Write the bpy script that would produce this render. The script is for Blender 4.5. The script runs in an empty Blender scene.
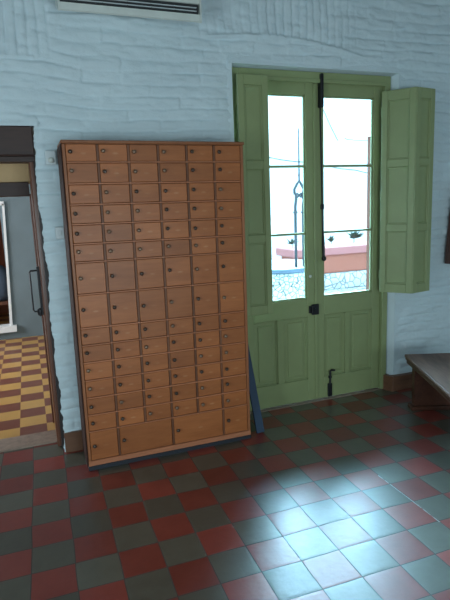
import bpy, bmesh, math, random
import numpy as np
from mathutils import Vector, Matrix

random.seed(7)
R = math.radians
S = bpy.context.scene
COL = S.collection

# ------------------------------------------------------------------ camera
F_PX, YAW, PITCH, ROLL, CAM_H = 519.18, 0.357098, 0.177887, -0.0397407, 1.6514
fw = Vector((math.sin(YAW)*math.cos(PITCH), math.cos(YAW)*math.cos(PITCH), -math.sin(PITCH)))
rt = Vector((math.cos(YAW), -math.sin(YAW), 0))
up = rt.cross(fw)
r2 = math.cos(ROLL)*rt + math.sin(ROLL)*up
u2 = -math.sin(ROLL)*rt + math.cos(ROLL)*up
cam = bpy.data.objects.new('camera', bpy.data.cameras.new('camera'))
COL.objects.link(cam)
cam.data.sensor_fit = 'VERTICAL'
cam.data.sensor_height = 36.0
cam.data.sensor_width = 27.0
cam.data.lens = F_PX/600*36.0
cam.data.clip_start = 0.02
M = Matrix((r2, u2, -fw)).transposed().to_4x4()
M.translation = Vector((0, 0, CAM_H))
cam.matrix_world = M
S.camera = cam

# ------------------------------------------------------------------ world, lights, exposure
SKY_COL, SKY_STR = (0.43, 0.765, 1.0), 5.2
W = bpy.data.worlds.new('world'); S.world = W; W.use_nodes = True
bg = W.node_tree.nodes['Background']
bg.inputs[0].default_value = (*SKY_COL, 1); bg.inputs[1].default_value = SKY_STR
# hazy sky with an added bright lobe, aimed to mirror in the tile floor
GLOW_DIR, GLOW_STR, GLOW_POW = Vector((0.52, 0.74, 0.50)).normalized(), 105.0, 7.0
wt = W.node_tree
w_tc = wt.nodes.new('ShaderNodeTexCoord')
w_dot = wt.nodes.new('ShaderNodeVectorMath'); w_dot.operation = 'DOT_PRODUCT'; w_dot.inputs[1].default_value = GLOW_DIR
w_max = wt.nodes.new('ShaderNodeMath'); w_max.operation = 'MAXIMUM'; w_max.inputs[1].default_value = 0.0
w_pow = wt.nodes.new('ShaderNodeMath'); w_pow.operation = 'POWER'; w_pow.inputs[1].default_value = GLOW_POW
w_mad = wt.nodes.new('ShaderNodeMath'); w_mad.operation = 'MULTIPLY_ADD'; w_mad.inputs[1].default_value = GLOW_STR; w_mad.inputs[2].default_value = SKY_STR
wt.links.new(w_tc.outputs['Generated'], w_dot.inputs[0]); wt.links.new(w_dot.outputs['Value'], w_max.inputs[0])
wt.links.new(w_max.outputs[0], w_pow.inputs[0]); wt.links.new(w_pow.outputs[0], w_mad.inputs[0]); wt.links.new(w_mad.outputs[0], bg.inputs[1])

def area(name, loc, rot, sx, sy, watts, col):
    l = bpy.data.lights.new(name, 'AREA'); l.shape = 'RECTANGLE'; l.size = sx; l.size_y = sy
    l.energy = watts; l.color = col
    o = bpy.data.objects.new(name, l); COL.objects.link(o); o.location = loc; o.rotation_euler = rot
    return o
# rear: fill lamp added to light wall and cabinet; left: daylight from that side
area('fill_light_rear', (0.7, -2.3, 1.05), (R(86), 0, 0), 2.2, 1.3, 84, (0.74, 0.93, 1.0))
area('window_light_left', (-2.25, 0.7, 1.25), (R(88), 0, R(-62)), 1.6, 1.5, 62, (0.74, 0.93, 1.0))
# unseen lamp added to brighten the room beyond the passage
area('fill_light_next_room', (-2.6, 5.9, 1.5), (0, R(-90), 0), 1.6, 1.8, 100, (0.95, 0.97, 1.0))
# daylight entering by the glazed door: a portal only helps the sampling of the sky
p = area('door_sky_portal', (2.165, 4.0, 1.5), (R(-90), 0, 0), 1.5, 2.6, 10, (1, 1, 1))
p.data.cycles.is_portal = True

S.view_settings.view_transform = 'Standard'
S.view_settings.look = 'None'
S.view_settings.exposure = 0.12
S.view_settings.gamma = 1.0
S.view_settings.use_curve_mapping = False

# ------------------------------------------------------------------ node helpers
class NT:
    def __init__(s, name):
        s.m = bpy.data.materials.new(name); s.m.use_nodes = True
        s.t = s.m.node_tree; s.n = s.t.nodes; s.b = s.n['Principled BSDF']; s.o = s.n['Material Output']
    def new(s, typ, **k):
        x = s.n.new(typ)
        for a, v in k.items(): setattr(x, a, v)
        return x
    def link(s, a, b): s.t.links.new(a, b)
    def put(s, sock, v):
        if hasattr(v, 'is_output'): s.link(v, sock)
        elif isinstance(v, (tuple, list)) and len(v) == 3 and len(sock.default_value) == 4: sock.default_value = (*v, 1)
        else: sock.default_value = v
    def math(s, op, a, b=0.0, c=None, clamp=False):
        x = s.new('ShaderNodeMath', operation=op, use_clamp=clamp)
        s.put(x.inputs[0], a); s.put(x.inputs[1], b)
        if c is not None: s.put(x.inputs[2], c)
        return x.outputs[0]
    def mix(s, f, a, b, mode='MIX'):
        x = s.new('ShaderNodeMixRGB', blend_type=mode)
        s.put(x.inputs[0], f); s.put(x.inputs[1], a); s.put(x.inputs[2], b)
        return x.outputs[0]
    def coord(s, kind='Object', loc=(0,0,0), rot=(0,0,0), scale=(1,1,1)):
        tc = s.new('ShaderNodeTexCoord'); mp = s.new('ShaderNodeMapping')
        s.link(tc.outputs[kind], mp.inputs[0])
        mp.inputs[1].default_value = loc; mp.inputs[2].default_value = rot; mp.inputs[3].default_value = scale
        return mp.outputs[0]
    def noise(s, vec, scale, detail=4, rough=0.55, out=0):
        x = s.new('ShaderNodeTexNoise'); s.put(x.inputs['Vector'], vec)
        x.inputs['Scale'].default_value = scale; x.inputs['Detail'].default_value = detail; x.inputs['Roughness'].default_value = rough
        return x.outputs[out]
    def ramp(s, f, a0, a1, c0=(0,0,0), c1=(1,1,1)):
        x = s.new('ShaderNodeValToRGB'); s.put(x.inputs[0], f)
        e = x.color_ramp.elements; e[0].position = a0; e[1].position = a1; e[0].color = (*c0, 1); e[1].color = (*c1, 1)
        return x.outputs[0]
    def bump(s, h, strength=0.3, dist=0.01, normal=None):
        x = s.new('ShaderNodeBump'); s.put(x.inputs['Height'], h)
        x.inputs['Strength'].default_value = strength; x.inputs['Distance'].default_value = dist
        if normal is not None: s.link(normal, x.inputs['Normal'])
        s.link(x.outputs[0], s.b.inputs['Normal']); return x.outputs[0]
    def done(s, color=None, rough=None, metal=None, spec=None):
        if color is not None: s.put(s.b.inputs['Base Color'], color)
        if rough is not None: s.put(s.b.inputs['Roughness'], rough)
        if metal is not None: s.put(s.b.inputs['Metallic'], metal)
        if spec is not None: s.b.inputs['Specular IOR Level'].default_value = spec
        return s.m

def plain(name, col, rough=0.5, metal=0.0, var=0.12, scale=14, spec=None, bump=0.08):
    n = NT(name); v = n.coord()
    f = n.noise(v, scale)
    c = n.mix(f, tuple(x*(1-var) for x in col), tuple(min(1, x*(1+var)) for x in col))
    if bump: n.bump(n.noise(v, scale*6, 3), bump, 0.004)
    return n.done(c, rough, metal, spec)

def wood(name, c0, c1, rough=0.45, axis='Z', scale=1.0, mark=False, spec=0.4, vary=0.12):
    n = NT(name)
    st = {'X': (0.12, 1, 1), 'Y': (1, 0.12, 1), 'Z': (1, 1, 0.12)}[axis]
    v = n.coord(scale=st)
    oi = n.new('ShaderNodeObjectInfo')
    off = n.new('ShaderNodeVectorMath', operation='ADD'); n.link(v, off.inputs[0])
    cx = n.new('ShaderNodeCombineXYZ')
    for i, k in enumerate((7.3, 3.1, 5.7)): n.link(n.math('MULTIPLY', oi.outputs['Random'], k), cx.inputs[i])
    n.link(cx.outputs[0], off.inputs[1])
    g1 = n.noise(off.outputs[0], 9*scale, 5, 0.6); g2 = n.noise(off.outputs[0], 70*scale, 3, 0.6)
    f = n.math('ADD', n.math('MULTIPLY', g1, 0.65), n.math('MULTIPLY', g2, 0.35))
    c = n.ramp(f, 0.32, 0.68, c0, c1)
    hs = n.new('ShaderNodeHueSaturation')
    n.link(c, hs.inputs['Color'])
    n.link(n.math('ADD', n.math('MULTIPLY', oi.outputs['Random'], 2*vary), 1-vary), hs.inputs['Value'])
    c = hs.outputs[0]
    if mark:   # the pale rubbed patch right of each knob where a number was once pasted
        tc = n.new('ShaderNodeTexCoord'); sp = n.new('ShaderNodeSeparateXYZ'); n.link(tc.outputs['Object'], sp.inputs[0])
        ex = n.math('DIVIDE', n.math('SUBTRACT', sp.outputs[0], 0.012), 0.024)
        ez = n.math('DIVIDE', n.math('ADD', sp.outputs[2], 0.004), 0.009)
        d = n.math('ADD', n.math('POWER', n.math('ABSOLUTE', ex), 2.0), n.math('POWER', n.math('ABSOLUTE', ez), 2.0))
        wob = n.noise(off.outputs[0], 60, 2)
        msk = n.math('MULTIPLY', n.math('SUBTRACT', 1.25, n.math('ADD', d, wob), clamp=True), n.math('MULTIPLY', oi.outputs['Random'], 0.45))
        c = n.mix(msk, c, (0.62, 0.36, 0.2))
    n.bump(f, 0.12, 0.003)
    return n.done(c, rough, 0, spec)

# ------------------------------------------------------------------ materials
def make_floor_mat():
    n = NT('red and grey tiles')
    th = -0.021957
    tc = n.new('ShaderNodeTexCoord'); sp = n.new('ShaderNodeSeparateXYZ'); n.link(tc.outputs['Object'], sp.inputs[0])
    X = n.math('SUBTRACT', sp.outputs[0], 0.2672); Y = n.math('SUBTRACT', sp.outputs[1], 2.5545)
    c, s_ = math.cos(th)/0.2, math.sin(th)/0.2
    U = n.math('ADD', n.math('MULTIPLY', X, c), n.math('MULTIPLY', Y, s_))
    V = n.math('SUBTRACT', n.math('MULTIPLY', X, s_), n.math('MULTIPLY', Y, c))
    # hand-laid tiles: slight waver of the joints
    nv = n.noise(tc.outputs['Object'], 1.7, 2, out=1)
    ns = n.new('ShaderNodeSeparateColor'); n.link(nv, ns.inputs[0])
    U = n.math('ADD', U, n.math('MULTIPLY', n.math('SUBTRACT', ns.outputs[0], 0.5), 0.10))
    V = n.math('ADD', V, n.math('MULTIPLY', n.math('SUBTRACT', ns.outputs[1], 0.5), 0.10))
    fu, fv = n.math('FLOOR', U), n.math('FLOOR', V)
    par = n.math('FLOORED_MODULO', n.math('ADD', fu, fv), 2.0)
    gu, gv = n.math('SUBTRACT', U, fu), n.math('SUBTRACT', V, fv)
    eu = n.math('MINIMUM', gu, n.math('SUBTRACT', 1.0, gu)); ev = n.math('MINIMUM', gv, n.math('SUBTRACT', 1.0, gv))
    edge = n.math('MINIMUM', eu, ev)
    grout = n.math('LESS_THAN', edge, 0.011)
    idv = n.new('ShaderNodeCombineXYZ'); n.link(fu, idv.inputs[0]); n.link(fv, idv.inputs[1])
    wn = n.new('ShaderNodeTexWhiteNoise', noise_dimensions='3D'); n.link(idv.outputs[0], wn.inputs['Vector'])
    rs = n.new('ShaderNodeSeparateColor'); n.link(wn.outputs['Color'], rs.inputs[0])
    wear = n.noise(tc.outputs['Object'], 9, 5, 0.65)
    red = n.mix(wear, (0.15, 0.022, 0.017), (0.27, 0.050, 0.035))
    gry = n.mix(wear, (0.064, 0.061, 0.045), (0.125, 0.120, 0.092))
    c = n.mix(par, gry, red)
    hs = n.new('ShaderNodeHueSaturation'); n.link(c, hs.inputs['Color'])
    n.link(n.math('ADD', n.math('MULTIPLY', rs.outputs[0], 0.5), 0.75), hs.inputs['Value'])
    c = n.mix(grout, hs.outputs[0], (0.05, 0.045, 0.04))
    # one joint refilled with pale cement
    pale = n.math('MULTIPLY', n.math('LESS_THAN', n.math('ABSOLUTE', n.math('SUBTRACT', U, 7.985)), 0.015), n.math('LESS_THAN', n.math('ABSOLUTE', n.math('SUBTRACT', V, 1.75)), 1.3))
    pale = n.math('MULTIPLY', pale, n.ramp(n.noise(tc.outputs['Object'], 30, 3), 0.35, 0.5))
    c = n.mix(pale, c, (0.36, 0.36, 0.34))
    rough = n.math('ADD', n.math('MULTIPLY', wear, 0.12), 0.29)
    rough = n.math('ADD', rough, n.math('MULTIPLY', grout, 0.4))
    tilt = n.math('ADD', n.math('MULTIPLY', gu, n.math('SUBTRACT', rs.outputs[1], 0.5)), n.math('MULTIPLY', gv, n.math('SUBTRACT', rs.outputs[2], 0.5)))
    ed = n.math('MULTIPLY', edge, 14.0, clamp=True)
    h = n.math('ADD', n.math('MULTIPLY', tilt, 0.30), n.math('MULTIPLY', ed, 0.05))
    h = n.math('ADD', h, n.math('MULTIPLY', n.noise(tc.outputs['Object'], 26, 3), 0.13))
    n.bump(h, 0.6, 0.012)
    n.done(c, rough, 0, 0.5)
    n.b.inputs['IOR'].default_value = 1.65
    return n.m

def make_checker_mat():
    n = NT('yellow and maroon tiles')
    v = n.coord(loc=(0.17*5+0.03*5, -4.0*5, 0), rot=(0, 0, 0), scale=(5, 5, 5))
    ck = n.new('ShaderNodeTexChecker'); n.link(v, ck.inputs[0]); ck.inputs['Scale'].default_value = 1.0
    w = n.noise(n.coord(), 8, 4)
    ck.inputs[1].default_value = (0.62, 0.36, 0.10, 1); ck.inputs[2].default_value = (0.16, 0.035, 0.03, 1)
    c = n.mix(n.math('MULTIPLY', w, 0.45), ck.outputs[0], (0.30, 0.17, 0.08))
    return n.done(c, 0.35, 0, 0.5)

def make_lime_mat():
    n = NT('white limewash')
    v = n.coord()
    f = n.noise(v, 2.2, 6, 0.6); f2 = n.noise(v, 22, 4)
    c = n.mix(f, (0.53, 0.635, 0.68), (0.68, 0.785, 0.825))
    c = n.mix(n.math('MULTIPLY', n.ramp(f2, 0.60, 0.78), 0.25), c, (0.42, 0.50, 0.54))
    n.bump(n.math('ADD', n.noise(n.coord(scale=(1, 1, 3)), 24, 4), n.math('MULTIPLY', n.noise(v, 90, 2), 0.4)), 0.5, 0.006)
    return n.done(c, 0.75, 0, 0.25)

def make_voronoi(name, c0, c1, joint, scale, rough=0.8):
    n = NT(name); v = n.coord()
    vo = n.new('ShaderNodeTexVoronoi', feature='DISTANCE_TO_EDGE'); n.link(v, vo.inputs['Vector']); vo.inputs['Scale'].default_value = scale
    vc = n.new('ShaderNodeTexVoronoi'); n.link(v, vc.inputs['Vector']); vc.inputs['Scale'].default_value = scale
    sep = n.new('ShaderNodeSeparateColor'); n.link(vc.outputs['Color'], sep.inputs[0])
    c = n.mix(sep.outputs[0], c0, c1)
    m = n.math('LESS_THAN', vo.outputs['Distance'], 0.06)
    c = n.mix(m, c, joint)
    n.bump(n.math('MULTIPLY', vo.outputs['Distance'], 4, clamp=True), 0.5, 0.02)
    return n.done(c, rough)

def make_glass():
    n = NT('window glass')
    tr = n.new('ShaderNodeBsdfTransparent'); tr.inputs[0].default_value = (0.94, 0.97, 0.97, 1)
    gl = n.new('ShaderNodeBsdfGlossy'); gl.inputs['Roughness'].default_value = 0.02
    fr = n.new('ShaderNodeFresnel'); fr.inputs[0].default_value = 1.4
    mx = n.new('ShaderNodeMixShader'); n.link(fr.outputs[0], mx.inputs[0]); n.link(tr.outputs[0], mx.inputs[1]); n.link(gl.outputs[0], mx.inputs[2])
    n.link(mx.outputs[0], n.o.inputs[0]); return n.m

FLOOR = make_floor_mat(); CHECK = make_checker_mat(); LIME = make_lime_mat(); GLASS = make_glass()
GREEN = plain('olive green paint', (0.265, 0.315, 0.150), 0.42, 0, 0.12, 5, 0.4)
CEIL = plain('ceiling boards', (0.26, 0.27, 0.27), 0.9)
PLAST = plain('room plaster', (0.42, 0.47, 0.48), 0.9)
LOCKER = wood('locker door wood', (0.27, 0.080, 0.022), (0.42, 0.138, 0.042), 0.42, 'X', 1.0, True)
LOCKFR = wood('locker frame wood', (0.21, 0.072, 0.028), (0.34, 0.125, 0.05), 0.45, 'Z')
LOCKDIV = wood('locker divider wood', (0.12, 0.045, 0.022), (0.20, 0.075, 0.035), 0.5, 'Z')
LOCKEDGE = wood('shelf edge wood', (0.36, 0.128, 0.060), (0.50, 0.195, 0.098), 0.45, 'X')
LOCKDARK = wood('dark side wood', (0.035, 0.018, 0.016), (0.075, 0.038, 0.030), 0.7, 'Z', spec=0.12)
PLINTH = plain('navy plinth paint', (0.016, 0.019, 0.028), 0.55)
KNOBD = plain('dark knob', (0.075, 0.048, 0.036), 0.3, 0.3, bump=0)
KNOBB = plain('worn brass knob', (0.22, 0.145, 0.10), 0.32, 0.5, bump=0)
BLUE = plain('blue paint', (0.010, 0.034, 0.075), 0.5)
IRON = plain('black iron', (0.012, 0.013, 0.016), 0.45, 0.3)
ACW = plain('air conditioner plastic', (0.62, 0.66, 0.62), 0.4, bump=0)
ACD = plain('air outlet dark', (0.02, 0.022, 0.025), 0.5, bump=0)
DKWOOD = wood('dark brown timber', (0.030, 0.018, 0.017), (0.065, 0.036, 0.030), 0.5, 'X')
JAMB = wood('varnished jamb wood', (0.085, 0.030, 0.018), (0.17, 0.065, 0.035), 0.3, 'Z')
EDGE = plain('blackened wood edge', (0.018, 0.014, 0.014), 0.6)
BENCHW = wood('bench wood', (0.045, 0.017, 0.011), (0.12, 0.046, 0.027), 0.4, 'Y')
BENCHT = wood('worn bench top wood', (0.10, 0.060, 0.045), (0.26, 0.15, 0.115), 0.55, 'Y', spec=0.25)
BASEB = wood('baseboard tile brown', (0.10, 0.045, 0.026), (0.20, 0.095, 0.052), 0.4, 'X', 0.6)
SILL = plain('worn stone sill', (0.27, 0.20, 0.155), 0.7, 0, 0.45, 26)
BEIGE = plain('beige paint', (0.60, 0.40, 0.20), 0.6)
GREYW = plain('slate grey plaster', (0.15, 0.20, 0.22), 0.7, 0, 0.2, 3)
BRICK = plain('outer brick', (0.14, 0.035, 0.018), 0.8)
ORANGE = plain('orange brick paint', (0.34, 0.10, 0.05), 0.8)
WHITEP = plain('white paint', (0.75, 0.77, 0.77), 0.5)
PANELW = wood('dark red board wood', (0.05, 0.022, 0.018), (0.11, 0.05, 0.035), 0.4, 'Z')
PLW = plain('white plastic', (0.62, 0.68, 0.70), 0.4, bump=0)
PAVE = make_voronoi('pale paving stones', (0.42, 0.40, 0.38), (0.60, 0.57, 0.54), (0.20, 0.18, 0.17), 7)
STONE = make_voronoi('pale rubble stone', (0.48, 0.47, 0.45), (0.66, 0.64, 0.61), (0.08, 0.08, 0.08), 19)
PINK = plain('salmon cap', (0.34, 0.105, 0.095), 0.7)
TERRA = plain('terracotta render', (0.32, 0.085, 0.050), 0.8)
RIMB = plain('blue grey rim', (0.06, 0.085, 0.12), 0.5)
LEAF = plain('leaf green', (0.02, 0.04, 0.02), 0.5)
HOUSE = plain('white house wall', (0.72, 0.68, 0.66), 0.9)
WIREM = plain('grey cable', (0.10, 0.11, 0.12), 0.6, bump=0)
OUTIRON = plain('weathered iron', (0.022, 0.023, 0.027), 0.6)
CUSH = plain('blue grey cloth', (0.10, 0.14, 0.20), 0.9)

# ------------------------------------------------------------------ mesh helpers
class MB:
    def __init__(s): s.bm = bmesh.new()
    def box(s, x0, x1, y0, y1, z0, z1, bev=0.0, seg=1, mat=None):
        r = bmesh.ops.create_cube(s.bm, size=1.0)
        vs = r['verts']
        for v in vs:
            v.co = Vector(((x0+x1)/2+v.co.x*(x1-x0), (y0+y1)/2+v.co.y*(y1-y0), (z0+z1)/2+v.co.z*(z1-z0)))
        if bev:
            es = list({e for v in vs for e in v.link_edges})
            rb = bmesh.ops.bevel(s.bm, geom=es, offset=bev, segments=seg, affect='EDGES', profile=0.6)
            vs = list({v for f in rb['faces'] for v in f.verts} | {v for v in vs if v.is_valid})
        if mat is not None:
            for v in vs: v.co = mat @ v.co
        return vs
    def prism(s, pts, axis, a, b, mat=None):
        def P(p, t): return {'x': (t, p[0], p[1]), 'y': (p[0], t, p[1]), 'z': (p[0], p[1], t)}[axis]
        A = [s.bm.verts.new(P(q, a)) for q in pts]; B = [s.bm.verts.new(P(q, b)) for q in pts]
        n = len(pts)
        s.bm.faces.new(A); s.bm.faces.new(B[::-1])
        for i in range(n): s.bm.faces.new((A[i], B[i], B[(i+1) % n], A[(i+1) % n]))
        if mat is not None:
            for v in A+B: v.co = mat @ v.co
        return A+B
    def tube(s, pts, r, n=10, cap=True):
        pts = [Vector(q) for q in pts]; rings = []
        rr = r if isinstance(r, (list, tuple)) else [r]*len(pts)
        prev = None
        for i, q in enumerate(pts):
            t = (pts[min(i+1, len(pts)-1)]-pts[max(i-1, 0)]).normalized()
            if prev is None:
                a = t.orthogonal().normalized()
            else:
                a = (prev - t*prev.dot(t)).normalized()
            prev = a; b = t.cross(a)
            rings.append([s.bm.verts.new(q+(a*math.cos(2*math.pi*k/n)+b*math.sin(2*math.pi*k/n))*rr[i]) for k in range(n)])
        for i in range(len(rings)-1):
            for k in range(n):
                s.bm.faces.new((rings[i][k], rings[i][(k+1) % n], rings[i+1][(k+1) % n], rings[i+1][k]))
        if cap: s.bm.faces.new(rings[0][::-1]); s.bm.faces.new(rings[-1])
    def lathe(s, prof, n=20, c=(0, 0, 0), axis='z'):
        rings = []
        for r, h in prof:
            ring = []
            for k in range(n):
                a = 2*math.pi*k/n; x, y = r*math.cos(a), r*math.sin(a)
                p = (x, y, h) if axis == 'z' else (x, -h, y)
                ring.append(s.bm.verts.new(Vector(p)+Vector(c)))
            rings.append(ring)
        for i in range(len(rings)-1):
            for k in range(n):
                s.bm.faces.new((rings[i][k], rings[i][(k+1) % n], rings[i+1][(k+1) % n], rings[i+1][k]))
        s.bm.faces.new(rings[0][::-1]); s.bm.faces.new(rings[-1])
    def build(s, name, mat, parent=None, loc=None, smooth=False):
        bmesh.ops.recalc_face_normals(s.bm, faces=s.bm.faces[:])
        me = bpy.data.meshes.new(name); s.bm.to_mesh(me); s.bm.free()
        for m in (mat if isinstance(mat, list) else [mat]): me.materials.append(m)
        if smooth:
            for pl in me.polygons: pl.use_smooth = True
        o = bpy.data.objects.new(name, me); COL.objects.link(o)
        if parent is not None: o.parent = parent
        if loc is not None: o.location = loc
        return o
def thing(name, label, cat, loc=(0, 0, 0), rot=(0, 0, 0), group=None):
    o = bpy.data.objects.new(name, None); COL.objects.link(o); o.location = loc; o.rotation_euler = rot
    o['label'] = label; o['category'] = cat
    if group: o['group'] = group
    return o
def tag(o, label, cat, group=None):
    o['label'] = label; o['category'] = cat
    if group: o['group'] = group
    return o
def struct(o): o['kind'] = 'structure'; return o
def sbox(name, mat, *b):
    m = MB(); m.box(*b); return struct(m.build(name, mat))

# ------------------------------------------------------------------ room shell
XL, XR, YF, ZC = -2.4, 3.95, -2.5, 3.5
sbox('floor', FLOOR, XL-0.1, XR+0.1, YF-0.1, 3.80, -0.12, 0.0)
sbox('ceiling', CEIL, XL-0.1, XR+0.1, YF-0.1, 3.62, ZC, ZC+0.1)
sbox('wall_left', PLAST, XL-0.1, XL, YF, 3.6, 0, ZC)
sbox('wall_right', LIME, XR, XR+0.1, YF, 3.6, 0, ZC)
sbox('wall_front', PLAST, XL-0.1, XR+0.1, YF-0.1, YF, 0, ZC)

def vnoise(x, y, seed):
    """smooth value noise on numpy arrays"""
    xi, yi = np.floor(x).astype(int), np.floor(y).astype(int)
    fx, fy = x-xi, y-yi
    fx, fy = fx*fx*(3-2*fx), fy*fy*(3-2*fy)
    def h(a, b):
        n = np.sin(a*127.1+b*311.7+seed*74.7)*43758.5453
        return n-np.floor(n)
    return (h(xi, yi)*(1-fx)+h(xi+1, yi)*fx)*(1-fy)+(h(xi, yi+1)*(1-fx)+h(xi+1, yi+1)*fx)*fy

def course_height(u, v, L, H, seed):
    """lumpy whitewashed brick courses: u along the course, v across"""
    v = v+(vnoise(u*1.6, v*1.6, seed)-0.5)*0.07+(vnoise(u*5, v*3, seed+1)-0.5)*0.02
    row = np.floor(v/H); fv = v/H-row
    off = np.sin(row*91.7+seed)*0.5
    k = u/L+off+(vnoise(u*3, v*3, seed+2)-0.5)*0.2
    col = np.floor(k); fk = k-col
    g = np.clip(np.minimum(fv, 1-fv)*H/0.012, 0, 1); g2 = np.clip(np.minimum(fk, 1-fk)*L/0.014, 0, 1)
    rnd = np.sin(row*12.9898+col*78.233+seed)*43758.5453; rnd = rnd-np.floor(rnd)
    fill = np.clip(vnoise(u*3.3, v*9, seed+3)*2.6-0.7, 0, 1)            # limewash has filled some joints
    fill2 = np.clip(vnoise(u*6, v*6, seed+4)*1.3-0.0, 0, 1)
    return (g-1)*0.018*(1-fill*0.7)+(g2-1)*0.010*(1-fill2)*(1-fill)+(rnd-0.5)*0.010+np.sin(fv*3.1416)*0.007*vnoise(u*2.5, v*5, seed+6)**2

PX = 0.10                                   # right edge of the passage opening
DX0, DX1, DZ = 1.456, 2.90, 2.645             # door opening in the wall
def wall_back():
    st = 0.009
    xs = np.arange(-1.7, XR+st, st); zs = np.arange(0, ZC+st, st)
    X, Z = np.meshgrid(xs, zs, indexing='ij')
    h = course_height(X, Z, 0.27, 0.078, 1.0)
    hv = course_height(Z, X, 0.40, 0.062, 5.0)
    w1 = np.clip((0.27-X)/0.03, 0, 1)*np.clip((Z-2.60)/0.03, 0, 1)
    arch = 2.73+0.10*np.clip(1-((X-1.75)/0.8)**2, 0, 1)
    fan = (X-1.75)*0.0
    w2 = np.clip((X-1.22)/0.03, 0, 1)*np.clip((2.55-X)/0.25, 0, 1)*np.clip((Z-arch)/0.02, 0, 1)
    w = np.maximum(w1, w2)
    h = h*(1-w)+hv*w*0.8
    h = h+(vnoise(X*2.2, Z*2.2, 9)-0.5)*0.02+(vnoise(X*11, Z*34, 11)-0.5)*0.013+(vnoise(X*30, Z*55, 12)-0.5)*0.005
    h = h+0.018*np.clip(1-np.abs(Z-arch-0.005)/0.02, 0, 1)*np.clip((X-1.25)/0.05, 0, 1)*np.clip((2.85-X)/0.2, 0, 1)
    h = h+0.03*np.clip((0.30-Z)/0.3, 0, 1)*np.clip((X-2.4)/0.2, 0, 1)    # the wall flares out at its foot
    h = np.clip(h, -0.024, 0.03)
    Yv = 3.60-h
    # ragged plaster edge beside the passage
    rag = (vnoise(Z*6.3, Z*0+3.0, 21)-0.5)*0.020+(vnoise(Z*23, Z*0+7.0, 22)-0.5)*0.014+(vnoise(Z*60, Z*0+9.0, 23)-0.5)*0.006
    Xr = X.copy()
    m = MB(); bm = m.bm
    keep = {}
    nx, nz = X.shape
    def hole(x, z): return (-1.25 < x < PX and z < 2.20) or (DX0 < x < DX1 and z < DZ)
    def vert(i, j):
        k = (i, j)
        if k not in keep:
            x, y, z = X[i, j], Yv[i, j], Z[i, j]
            if z < 2.25 and PX-0.01 < x < PX+0.05: x = x+rag[i, j]*(1 if x < PX+0.03 else 0.4)
            keep[k] = bm.verts.new((x, y, z))
        return keep[k]
    for i in range(nx-1):
        for j in range(nz-1):
            if hole(X[i, j]+st/2, Z[i, j]+st/2): continue
            bm.faces.new((vert(i, j), vert(i+1, j), vert(i+1, j+1), vert(i, j+1)))
    for f in bm.faces: f.smooth = True
    # solid masonry behind the face
    YB = 3.90
    for b in ((XL, -1.25, 3.625, 4.25, 0, ZC), (-1.25, PX+0.012, 3.625, 4.25, 2.20, ZC), (PX+0.012, 0.6, 3.625, 4.25, 0, ZC),
              (0.6, DX0, 3.625, YB, 0, ZC), (DX0, DX1+0.06, 3.625, YB, DZ, ZC), (DX1+0.06, XR+0.1, 3.625, YB, 0, ZC)):
        m.box(*b)
    m.box(XL, -1.69, 3.58, 3.63, 0, ZC)
    # splayed plaster reveals round the door and passage
    m.prism([(DX1-0.004, 3.592), (DX1+0.07, 3.605), (DX1+0.07, 3.72), (2.852, 3.72), (2.852, 3.675)], 'z', 0, DZ+0.01)
    m.prism([(DX0+0.004, 3.592), (DX0+0.004, 3.72), (DX0-0.03, 3.72), (DX0-0.03, 3.605)], 'z', 0, DZ+0.01)
    m.prism([(3.592, DZ-0.004), (3.605, DZ+0.06), (3.72, DZ+0.06), (3.72, 2.626), (3.67, 2.626)], 'x', DX0-0.02, DX1+0.05)
    return struct(m.build('wall_back', LIME))
wall_back()
# outer brick skin beside the door
sbox('wall_outer', BRICK, 2.86, 3.3, 3.905, 3.95, -0.1, 2.2)
sbox('floor_threshold', SILL, 1.45, 2.92, 3.64, 3.95, -0.1, 0.004)

# baseboards
m = MB(); m.box(PX+0.005, 1.46, 3.575, 3.622, 0, 0.145, 0.004); struct(m.build('baseboard_left', BASEB))
m = MB()
m.box(2.86, XR, 3.545, 3.60, 0, 0.135, 0.004)
m.prism([(2.815, 3.655), (2.86, 3.655), (2.875, 3.56), (2.86, 3.545), (2.852, 3.55)], 'z', 0, 0.135)
struct(m.build('baseboard_right', BASEB))

# ------------------------------------------------------------------ passage to the next room
m = MB(); m.box(-1.3, PX-0.002, 3.588, 3.72, 2.015, 2.195, 0.008); struct(m.build('trim_1', DKWOOD))           # rough timber lintel
m = MB(); m.box(-1.22, PX+0.03, 3.66, 3.80, 1.985, 2.02); struct(m.build('trim_2', DKWOOD))
sbox('floor_sill', SILL, -1.25, PX+0.02, 3.79, 4.005, -0.1, 0.012)
# wood lining of the right side, with its pull bar
tr = bpy.data.objects.new('trim_3', None); COL.objects.link(tr); tr['kind'] = 'structure'
m = MB(); m.box(0.058, 0.125, 3.70, 4.16, 0.004, 2.0, 0.006); m.build('lining', JAMB, tr)
m = MB(); m.box(0.086, 0.13, 3.63, 3.70, 0.004, 1.984, 0.006); m.build('lining_edge', EDGE, tr)
m = MB(); m.box(0.046, 0.12, 4.16, 4.26, 0.004, 1.8, 0.004); m.build('door_stop', JAMB, tr)
m = MB()
m.tube([(0.066, 3.86, 1.262), (0.0, 3.86, 1.262), (-0.008, 3.86, 1.254), (-0.008, 3.86, 0.985), (0.0, 3.86, 0.972), (0.066, 3.86, 0.972)], 0.006, 8)
m.box(0.04, 0.062, 3.845, 3.875, 0.945, 1.29, 0.004)
m.lathe([(0.004, -0.03), (0.018, -0.02), (0.02, 0.0), (0.018, 0.02), (0.004, 0.03)], 10, (0.035, 3.86, 0.965))
m.build('pull_handle', IRON, tr)
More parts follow.
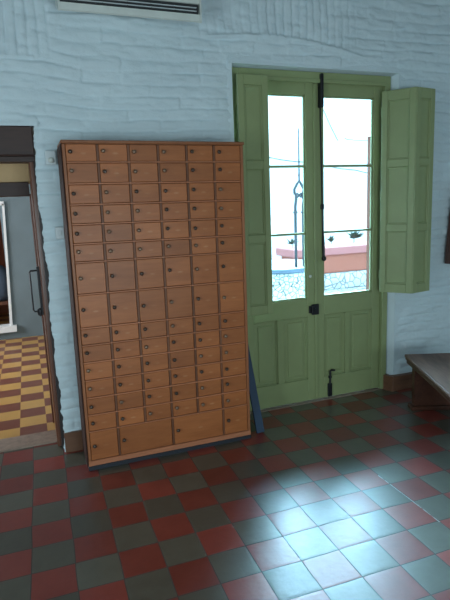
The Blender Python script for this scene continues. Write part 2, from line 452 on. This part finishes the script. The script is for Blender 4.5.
# transom over the inner doorway
m = MB(); m.box(-1.25, 0.10, 4.17, 4.25, 1.875, 2.2); struct(m.build('wall_transom', BEIGE))
m = MB(); m.box(-1.25, 0.05, 4.14, 4.27, 1.785, 1.885, 0.004); struct(m.build('trim_4', DKWOOD))
# room beyond
sbox('floor_next_room', CHECK, -3.4, 0.7, 4.0, 7.5, -0.1, 0.0)
sbox('ceiling_next_room', CEIL, -3.4, 0.7, 4.25, 9.6, 2.75, 2.85)
sbox('wall_next_room_right', PLAST, 0.6, 0.7, 4.2, 9.6, 0, 2.75)
sbox('wall_next_room_left', PLAST, -3.4, -3.3, 4.25, 9.6, 0, 2.75)
sbox('wall_next_room_front', PLAST, -3.4, -1.25, 4.15, 4.25, 0, 2.75)
m = MB()
m.box(-0.30, 0.6, 7.45, 7.55, 0, 2.75); m.box(-1.5, -0.30, 7.45, 7.55, 1.80, 2.75); m.box(-1.5, -0.30, 7.45, 7.55, 0, 0.13); m.box(-3.3, -1.5, 7.45, 7.55, 0, 2.75)
struct(m.build('wall_next_room_far', GREYW))
m = MB()
m.prism([(-0.335, 0.13), (-0.30, 0.13), (-0.235, 1.80), (-0.262, 1.80)], 'y', 7.42, 7.56); m.box(-1.5, -0.25, 7.36, 7.56, 0.11, 0.19); m.box(-1.5, -0.24, 7.42, 7.56, 1.78, 1.83)
struct(m.build('window_1', WHITEP))
sbox('floor_far_room', CHECK, -3.3, 0.6, 7.55, 9.6, -0.1, 0.0)
sbox('wall_far_room', ORANGE, -3.3, 0.6, 9.5, 9.6, 0, 2.75)
bt = thing('wooden_bench', 'plain wooden bench seen through the white opening beyond the passage', 'bench', (-0.75, 8.1, 0))
m = MB(); m.box(-0.6, 0.6, -0.2, 0.2, 0.40, 0.45, 0.005); m.build('seat', JAMB, bt)
for x in (-0.5, 0.5):
    for y in (-0.15, 0.15):
        m = MB(); m.box(x-0.03, x+0.03, y-0.03, y+0.03, 0, 0.40); m.build('leg', JAMB, bt)
m = MB()
m.lathe([(0.02, 0.0), (0.20, 0.01), (0.27, 0.10), (0.28, 0.25), (0.23, 0.40), (0.13, 0.49), (0.02, 0.52)], 20, (-0.50, 8.1, 0.451))
tag(m.build('cloth_bag', CUSH, smooth=True), 'blue-grey cloth bag on the bench through the white opening', 'bag')

# ------------------------------------------------------------------ double door
door = bpy.data.objects.new('door_1', None); COL.objects.link(door); door['kind'] = 'structure'
m = MB()
m.box(1.460, 1.535, 3.635, 3.745, 0.004, 2.626, 0.004); m.box(2.797, 2.852, 3.635, 3.745, 0.004, 2.626, 0.004); m.box(1.535, 2.797, 3.635, 3.745, 2.560, 2.626, 0.004)
m.box(1.53, 2.80, 3.625, 3.64, 2.547, 2.575, 0.003)
m.build('door_frame', GREEN, door)
DY0, DY1 = 3.667, 3.712
def leaf(x0, x1, gx0, gx1, pans, inner):
    m = MB()
    gz0, gz1, pz0, pz1 = 0.888, 2.463, 0.20, 0.735
    m.box(x0, gx0, DY0, DY1, 0.012, 2.557, 0.003); m.box(gx1, x1, DY0, DY1, 0.012, 2.557, 0.003)
    m.box(gx0, gx1, DY0, DY1, gz1, 2.557, 0.003)
    m.box(gx0, gx1, DY0, DY1, pz1, gz0, 0.003)
    m.box(gx0, gx1, DY0, DY1, 0.012, pz0, 0.003)
    ps = sorted(pans)
    edges = [gx0]+[q for a, b in ps for q in (a, b)]+[gx1]
    for i in range(0, len(edges), 2):
        if edges[i+1]-edges[i] > 0.004: m.box(edges[i], edges[i+1], DY0, DY1, pz0, pz1, 0.003)
    for a, b in ps:
        m.box(a-0.002, b+0.002, DY0+0.017, DY1-0.012, pz0-0.002, pz1+0.002)
        # sloping moulding round the panel and raised field
        for q in ((a, a+0.012, pz0, pz1), (b-0.012, b, pz0, pz1), (a, b, pz0, pz0+0.012), (a, b, pz1-0.012, pz1)):
            m.box(q[0], q[1], DY0+0.008, DY0+0.02, q[2], q[3], 0.003)
        m.box(a+0.035, b-0.035, DY0+0.009, DY0+0.02, pz0+0.035, pz1-0.035, 0.006)
    # glazing bead
    for q in ((gx0, gx0+0.010, gz0, gz1), (gx1-0.010, gx1, gz0, gz1), (gx0, gx1, gz0, gz0+0.010), (gx0, gx1, gz1-0.010, gz1)):
        m.box(q[0], q[1], DY0+0.012, DY0+0.03, q[2], q[3], 0.002)
    lf = m.build('door_leaf', GREEN, door)
    for z in (1.937, 1.415):
        m = MB(); m.box(gx0, gx1, DY0+0.008, DY1-0.008, z-0.009, z+0.009, 0.003); m.build('muntin', GREEN, lf)
    zs = [gz0, 1.406, 1.424, 1.928, 1.946, gz1]
    for k in range(3):
        m = MB(); m.box(gx0+0.002, gx1-0.002, DY0+0.020, DY0+0.024, zs[2*k], zs[2*k+1]); m.build('glass_pane', GLASS, lf)
    return lf
lfL = leaf(1.54, 2.160, 1.603, 2.084, [(1.603, 1.806), (1.869, 2.084)], 1)
lfR = leaf(2.164, 2.795, 2.243, 2.716, [(2.243, 2.446), (2.494, 2.716)], 0)
m = MB(); m.box(2.150, 2.176, DY0-0.012, DY0-0.0005, 0.02, 2.545, 0.004); m.build('astragal', GREEN, lfR)
m = MB()
m.box(2.192, 2.219, DY0-0.054, DY0-0.0005, 2.37, 2.615, 0.006)
m.tube([(2.208, DY0-0.014, 2.40), (2.226, DY0-0.014, 1.35)], 0.006, 8)
m.box(2.211, 2.237, DY0-0.022, DY0-0.0005, 1.60, 1.64, 0.003)
m.tube([(2.226, DY0-0.016, 1.42), (2.227, DY0-0.018, 1.33), (2.229, DY0-0.02, 1.20)], [0.007, 0.012, 0.010], 10)
m.lathe([(0.004, -0.02), (0.017, -0.012), (0.019, 0), (0.017, 0.012), (0.004, 0.02)], 12, (2.23, DY0-0.022, 1.205))
m.build('top_bolt', IRON, lfR)
m = MB()
m.box(2.268, 2.308, DY0-0.02, DY0-0.0005, 0.02, 0.135, 0.005)
m.tube([(2.288, DY0-0.014, 0.13), (2.291, DY0-0.014, 0.245), (2.30, DY0-0.02, 0.252), (2.325, DY0-0.035, 0.252)], 0.0085, 8)
m.box(2.277, 2.305, DY0-0.018, DY0-0.0005, 0.18, 0.20, 0.003)
m.build('foot_bolt', IRON, lfR)
m = MB()
m.box(2.112, 2.176, DY0-0.034, DY0-0.013, 0.752, 0.838, 0.004)
m.box(2.095, 2.112, DY0-0.02, DY0-0.0005, 0.765, 0.825, 0.003)
m.tube([(2.135, DY0-0.034, 0.80), (2.135, DY0-0.05, 0.80)], 0.008, 8)
lk = m.build('lock_box', IRON, lfL); lk['label'] = 'black iron rim lock box'
m = MB(); m.lathe([(0.012, 0.0), (0.012, 0.004), (0.006, 0.007)], 14, (2.113, DY0-0.0005, 1.068), 'y'); m.build('keyhole_plate', ACW, lfL)

# ------------------------------------------------------------------ folding shutters
def shutter_panel(w, h, t, rails):
    """x 0..w, y 0..t (y = 0 is the show face), z 0..h; rails = list of (z0, z1) cross rails"""
    m = MB(); st = 0.048
    m.box(0, st, 0, t, 0, h, 0.003); m.box(w-st, w, 0, t, 0, h, 0.003)
    for z0, z1 in rails: m.box(st, w-st, 0, t, z0, z1, 0.003)
    rails = sorted(rails)
    for (a0, a1), (b0, b1) in zip(rails[:-1], rails[1:]):
        m.box(st-0.002, w-st+0.002, 0.014, t-0.006, a1-0.002, b0+0.002)
        for q in ((st, st+0.011, a1, b0), (w-st-0.011, w-st, a1, b0), (st, w-st, a1, a1+0.011), (st, w-st, b0-0.011, b0)):
            m.box(q[0], q[1], 0.005, 0.014, q[2], q[3], 0.003)
    return m
def face_matrix(p0, p1, z):
    """panel from p0 to p1 in plan, show face to the right-hand side looking p0 -> p1"""
    d = Vector((p1[0]-p0[0], p1[1]-p0[1], 0)).normalized()
    n = Vector((-d.y, d.x, 0))
    Mx = Matrix((d, n, Vector((0, 0, 1)))).transposed().to_4x4(); Mx.translation = Vector((p0[0], p0[1], z)); return Mx
def shutter(label, root, panels, z0, h, rails, hinges):
    t = thing('door_shutter', label, 'shutter', (root[0], root[1], z0), group='folding green shutters of the double door')
    for p0, p1 in panels:
        w = math.hypot(p1[0]-p0[0], p1[1]-p0[1])
        m = shutter_panel(w, h, 0.026, rails)
        M_ = face_matrix((p0[0]-root[0], p0[1]-root[1]), (p1[0]-root[0], p1[1]-root[1]), 0)
        for v in m.bm.verts: v.co = M_ @ v.co
        m.build('shutter_panel', GREEN, t)
    for hx, hy in hinges:
        for z in (0.15, h*0.5, h-0.15):
            m = MB(); m.tube([(hx-root[0], hy-root[1], z-0.035), (hx-root[0], hy-root[1], z+0.035)], 0.006, 8); m.build('hinge', GREEN, t)
# right: first leaf swings out from the jamb, second folds back to the wall
shutter('folded green shutter standing out from the right door jamb above the bench end', (2.775, 3.62),
        [((2.734, 3.594), (2.896, 3.386)), ((2.903, 3.386), (3.114, 3.424))], 0.890, 1.607,
        [(0, 0.075), (0.507, 0.565), (1.020, 1.078), (1.53, 1.607)], [(2.8995, 3.381), (2.752, 3.618)])
# left: both leaves folded flat over the left side of the glazing, next to the cabinet top
shutter('flat-folded green shutter over the left of the glazing beside the cabinet top', (1.50, 3.60),
        [((1.462, 3.500), (1.697, 3.508)), ((1.492, 3.560), (1.695, 3.540))], 0.836, 1.715,
        [(0, 0.07), (0.54, 0.60), (1.07, 1.13), (1.645, 1.715)], [(1.699, 3.528), (1.490, 3.600)])

# ------------------------------------------------------------------ wooden locker cabinet
CW, CD, CH = 1.140, 0.285, 2.068
CX0, CY0 = 0.2275, 3.244
cab = thing('locker_cabinet', 'tall orange-brown wooden cabinet of many small knobbed doors against white wall', 'cabinet', (CX0, CY0, 0), (0, R(0.32), 0))
sw = 0.019
for x in (0, CW-sw):
    m = MB(); m.box(x, x+sw, 0.0, CD, 0.045, CH-0.02, 0.003)
    if x == 0:
        o = m.build('side_panel', LOCKFR, cab)
    else: m.build('side_panel', LOCKFR, cab)
m = MB(); m.box(-0.006, CW+0.006, -0.008, CD+0.0, CH-0.019, CH, 0.004); m.build('top_panel', LOCKFR, cab)
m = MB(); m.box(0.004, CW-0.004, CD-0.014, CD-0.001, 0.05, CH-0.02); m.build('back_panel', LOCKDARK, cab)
m = MB(); m.box(-0.002, CW+0.002, -0.004, CD, 0.0005, 0.030, 0.003); m.build('plinth', PLINTH, cab)['label'] = 'dark navy plinth'
m = MB(); m.box(0.0, CW, -0.003, CD-0.015, 0.031, 0.066, 0.003); m.build('bottom_rail', LOCKEDGE, cab)
m = MB(); m.box(-0.009, -0.0005, -0.002, CD, 0.032, CH-0.020, 0.003); m.build('side_batten', LOCKDARK, cab)['label'] = 'dark weathered outer side board'
rowsz = [2.048, 1.943, 1.818, 1.696, 1.580, 1.463, 1.352, 1.154, 0.942, 0.832, 0.720, 0.603, 0.487, 0.373, 0.262, 0.066]
rt_, cols = 0.008, [sw+i*(CW-2*sw)/6 for i in range(7)]
for z in rowsz[1:-1]:
    m = MB(); m.box(sw, CW-sw, 0.0005, CD-0.016, z-rt_/2, z+rt_/2, 0.0015); m.build('shelf', LOCKEDGE, cab)
m = MB(); m.box(sw, CW-sw, 0.0005, CD-0.016, rowsz[0], CH-0.0195, 0.0015); m.build('top_rail', LOCKFR, cab)
dv = 0.012
for i in range(1, 6):
    m = MB(); zb = rowsz[-2] if i in (2, 4) else rowsz[-1]
    # the divider stands between the shelves, a little behind their edges
    rr = rowsz if i not in (2, 4) else rowsz[:-1]
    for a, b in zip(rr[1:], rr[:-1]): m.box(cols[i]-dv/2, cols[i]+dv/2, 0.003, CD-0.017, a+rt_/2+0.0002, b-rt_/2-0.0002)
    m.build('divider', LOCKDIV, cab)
knob_meshes = {}
def knob_mesh(kind):
    if kind not in knob_meshes:
        m = MB(); m.lathe([(0.005, 0), (0.0045, 0.006), (0.007, 0.009), (0.0115, 0.013), (0.0125, 0.018), (0.010, 0.023), (0.004, 0.0255)], 14, (0, 0, 0), 'y')
        o = m.build('knob', {'d': KNOBD, 'b': KNOBB}[kind], smooth=True); knob_meshes[kind] = o.data; bpy.data.objects.remove(o)
    return knob_meshes[kind]
door_meshes = {}
def locker_door(c0, c1, r):
    zt, zb = rowsz[r]-(rt_/2 if r else 0.0), rowsz[r+1]+(rt_/2 if r < 14 else 0)
    x0 = cols[c0]+(dv/2 if c0 else 0); x1 = cols[c1]-(dv/2 if c1 < 6 else 0)
    w, h = round(x1-x0-0.004, 3), round(zt-zb-0.004, 3)
    key = (w, h)
    if key not in door_meshes:
        m = MB(); m.box(-w/2, w/2, 0, 0.014, -h/2, h/2, 0.0025)
        # slim stile on the hinge side, as on the real doors
        o = m.build('locker_door', LOCKER); door_meshes[key] = o.data; bpy.data.objects.remove(o)
    d = bpy.data.objects.new('locker_door', door_meshes[key]); COL.objects.link(d); d.parent = cab
    d.location = ((x0+x1)/2, random.uniform(0.0032, 0.0062), (zt+zb)/2)
    d.rotation_euler = (0, 0, R(random.uniform(-0.5, 0.5)))
    k = bpy.data.objects.new('knob', knob_mesh('b' if random.random() < 0.35 else 'd')); COL.objects.link(k); k.parent = d
    k.location = (-w/2+0.024, -0.0002, random.uniform(0.003, 0.014))
for r in range(15):
    if r < 14:
        for c in range(6): locker_door(c, c+1, r)
    else:
        for a, b in ((0, 1), (1, 3), (3, 5), (5, 6)): locker_door(a, b, r)

# ------------------------------------------------------------------ blue board leaning by the cabinet
m = MB()
p0, p1 = Vector((1.464, 3.285, 0.0)), Vector((1.412, 3.545, 0.95))
d = (p1-p0).normalized(); sx = Vector((1, 0, 0)); sx = (sx-d*sx.dot(d)).normalized(); sy = d.cross(sx)
Mx = Matrix((sx, sy, d)).transposed().to_4x4(); Mx.translation = p0
m.box(-0.030, 0.030, -0.009, 0.009, 0.004, 0.98, 0.002, mat=Mx)
tag(m.build('blue_plank', BLUE), 'narrow dark blue plank leaning back against the wall beside the cabinet', 'plank')

# ------------------------------------------------------------------ air conditioner
ac = thing('air_conditioner', 'white split air conditioner high on the white brick wall above the cabinet', 'air conditioner', (0.312, 3.40, 2.822))
AW = 0.865
prof = [(0.175, 0.075), (0.012, 0.0), (0.003, 0.006), (0.0, 0.044), (0.030, 0.052), (0.060, 0.105), (0.012, 0.112), (0.0, 0.13), (0.0, 0.26), (0.03, 0.285), (0.175, 0.285)]
m = MB(); m.prism(prof, 'x', 0.0, AW); m.build('body', ACW, ac)
for x in (-0.010, AW+0.0005):
    m = MB(); m.prism([(0.175, 0.075), (0.012, -0.002), (0.0, 0.008), (-0.003, 0.13), (0.0, 0.26), (0.03, 0.288), (0.175, 0.288)], 'x', x, x+0.0095)
    m.build('end_cap', ACW, ac)
m = MB(); m.prism([(0.022, 0.0525), (0.0295, 0.0535), (0.059, 0.104), (0.056, 0.107), (0.018, 0.108)], 'x', 0.006, AW-0.006); m.build('air_outlet', ACD, ac)['label'] = 'black air outlet slot'
for z in (0.064, 0.084):
    m = MB(); m.box(0.02, AW-0.02, 0.006, 0.018, z, z+0.004, 0.001); m.build('louver', PLW, ac)
for x in (0.1, 0.25, 0.4, 0.55, 0.7):
    m = MB(); m.box(x, x+0.004, 0.010, 0.02, 0.056, 0.104); m.build('vane', ACD, ac)

# ------------------------------------------------------------------ small boxes on the wall
sb = thing('motion_sensor', 'small white domed sensor box on wall left of cabinet top', 'sensor', (0.190, 3.585, 1.955))
m = MB(); m.box(-0.032, 0.032, -0.03, 0.010, 0, 0.088, 0.008, 2); m.build('housing', PLW, sb)
m = MB(); m.lathe([(0.019, 0.0), (0.018, 0.008), (0.012, 0.014), (0.003, 0.016)], 16, (0.0, -0.0302, 0.028), 'y'); m.build('lens', ACW, sb, smooth=True)
sw_ = thing('light_switch', 'small white wall switch left of the cabinet at shoulder height', 'switch', (0.203, 3.585, 1.485))
m = MB(); m.box(-0.028, 0.028, -0.018, 0.010, 0, 0.078, 0.004); m.build('plate', PLW, sw_)
m = MB(); m.box(-0.010, 0.010, -0.024, -0.0185, 0.024, 0.054, 0.002); m.build('rocker', PLW, sw_)

# ------------------------------------------------------------------ wooden bench
bd = math.atan2(-0.837, -0.34)       # direction of its front edge (towards the camera)
bench = thing('wooden_bench', 'dark brown wooden bench with worn top at the right edge', 'bench', (2.735, 3.262, 0), (0, 0, bd-R(-90)))
# local: -y runs along the front edge towards the camera, +x to its back
BL, BW_, BH = 1.15, 0.42, 0.43
m = MB(); m.box(-0.0, BW_, -BL, 0.0, BH-0.022, BH, 0.0025); m.build('seat', BENCHT, bench)['label'] = 'worn paler top board'
m = MB(); m.box(0.004, BW_-0.004, -BL+0.004, -0.004, BH-0.040, BH-0.0225, 0.006, 2)
m.box(0.012, BW_-0.012, -BL+0.012, -0.012, BH-0.070, BH-0.0405, 0.004)
m.build('apron', BENCHW, bench)
for y0 in (-0.115, -BL+0.05):
    m = MB(); m.box(0.046, BW_-0.046, y0, y0+0.065, 0.036, BH-0.071, 0.003); m.build('leg_panel', BENCHW, bench)
    m = MB(); m.box(0.022, BW_-0.02, y0-0.02, y0+0.085, 0.0005, 0.0355, 0.006); m.build('foot_rail', BENCHW, bench)

# ------------------------------------------------------------------ board at the right edge
m = MB()
m.prism([(3.398, 1.085), (3.60, 1.055), (3.64, 1.80), (3.475, 1.78), (3.437, 1.55), (3.415, 1.32)], 'y', 3.53, 3.566)
tag(m.build('hanging_board', PANELW), 'dark brown slanted wooden board hanging on the wall at the right edge', 'board')

# ------------------------------------------------------------------ courtyard outside
sbox('ground_courtyard', PAVE, 0.72, 16, 3.91, 20, -0.2, -0.1)
sbox('wall_house_opposite', HOUSE, 1.5, 16, 13.5, 14.0, -0.1, 5.0)
well = thing('stone_well', 'round pale stone well with blue rim and iron arch in the courtyard', 'well', (2.98, 6.05, -0.1))
WR = 0.58
m = MB(); m.lathe([(WR, 0.0), (WR, 0.93), (WR-0.16, 0.93), (WR-0.16, 0.6), (0.02, 0.58)], 40); m.build('stone_wall', STONE, well, smooth=False)
m = MB(); m.lathe([(WR-0.17, 0.935), (WR+0.03, 0.935), (WR+0.035, 0.955), (WR+0.02, 0.99), (WR-0.17, 0.99)], 40); m.build('rim', RIMB, well)
ax, ay = 3.09-2.98, 5.62-6.05
for dx in (-0.045, 0.060):
    m = MB(); m.tube([(ax+dx, ay, 0.985), (ax+dx, ay, 1.72), (ax+dx+0.012, ay, 1.80), (ax+dx*0.7, ay, 1.87)], 0.018, 8)
    m.lathe([(0.006, 1.62), (0.032, 1.65), (0.006, 1.68)], 10, (ax+dx, ay, 0)); m.build('post', OUTIRON, well)
m = MB()
m.tube([(ax-0.05, ay, 1.86), (ax-0.055, ay, 1.92), (ax-0.02, ay, 1.98), (ax+0.012, ay, 2.02), (ax+0.04, ay, 1.98), (ax+0.075, ay, 1.92), (ax+0.06, ay, 1.86)], 0.017, 8)
for sx_ in (-1, 1):
    m.tube([(ax+0.01+sx_*(0.03+0.022*math.cos(t)), ay, 1.85+0.022*math.sin(t)) for t in np.linspace(0, 5.0, 12)], 0.011, 6)
m.tube([(ax+0.012, ay, 2.02), (ax+0.012, ay, 2.62)], [0.012, 0.007], 8)
m.lathe([(0.003, 2.06), (0.016, 2.09), (0.003, 2.12)], 10, (ax+0.012, ay, 0))
m.build('iron_crown', OUTIRON, well)
pl = thing('planter', 'long terracotta planter wall with salmon cap on pale stone plinth in the courtyard', 'planter', (4.83, 9.0, -0.1))
m = MB(); m.box(-0.05, 3.2, 0, 0.8, 0, 0.33, 0.02); m.build('plinth', PAVE, pl)
m = MB(); m.box(0.10, 3.2, 0.08, 0.75, 0.335, 0.70, 0.01); m.build('body', TERRA, pl)
m = MB(); m.box(0.0, 3.2, 0.0, 0.8, 0.705, 0.865, 0.015); m.build('cap', PINK, pl)
def plant(x, lab, s):
    t = thing('planter_plant', lab, 'plant', (x, 9.35, 0.767), group='plants on the planter wall')
    m = MB(); m.tube([(0, 0, 0), (0.004, 0, 0.06*s), (0, 0, 0.12*s)], 0.008*s, 6); m.build('stem', LEAF, t)
    m = MB()
    for k in range(26):
        a, e = random.uniform(0, 6.28), random.uniform(0.3, 1.4); L = s*random.uniform(0.12, 0.24)
        b = Vector((0, 0, 0.10*s)); dd = Vector((math.cos(a)*math.cos(e), math.sin(a)*math.cos(e), math.sin(e)))
        sd = dd.cross(Vector((0, 0, 1))).normalized()*0.03*s; nn = sd.cross(dd).normalized()*0.012*s
        vs = [m.bm.verts.new(q) for q in (b, b+dd*L*0.55+sd+nn, b+dd*L, b+dd*L*0.55-sd+nn, b+dd*L*0.5-nn)]
        for f in ((0, 1, 4), (1, 2, 4), (2, 3, 4), (3, 0, 4), (0, 1, 3), (1, 2, 3)): m.bm.faces.new([vs[i] for i in f])
    m.build('foliage', LEAF, t)
for x, lab, s in ((4.98, 'small green plant at the left end of the planter wall', 0.8), (5.9, 'low green plant in the middle of the planter wall', 0.7),
                  (6.45, 'larger green plant on the right stretch of the planter wall', 1.1)): plant(x, lab, s)
def cable(pts, lab, r=0.011):
    m = MB(); P = [Vector(q) for q in pts]; out = []
    for a, b in zip(P[:-1], P[1:]):
        for t in np.linspace(0, 1, 6)[:-1]:
            out.append(a.lerp(b, t)-Vector((0, 0, 0.10*t*(1-t))))
    out.append(P[-1]); m.tube(out, r, 6)
    tag(m.build('overhead_cable', WIREM), lab, 'cable', 'cables over the courtyard')
def facade(x, z, Y=13.47):        # point on the opposite facade on the camera's sight line to (x, z) at 10 m
    k = Y/10.0; return (x*k, Y, CAM_H+(z-CAM_H)*k)
cable([(6.1, 13.48, 3.02), facade(4.80, 2.622), facade(5.64, 2.516), facade(6.105, 2.45), facade(6.92, 2.335), (11.0, 13.48, 2.3)], 'long cable sloping across both door panes near the upper bar', 0.013)
cable([(7.9, 13.483, 4.95), facade(6.16, 3.52), facade(6.41, 3.08), (8.75, 13.483, 3.42)], 'short steep cable behind the upper right pane', 0.011)
cable([(8.95, 13.483, 3.50), (9.2, 13.47, 3.44), facade(7.36, 2.98), (11.0, 13.483, 3.45)], 'thin level cable across the upper right pane', 0.008)
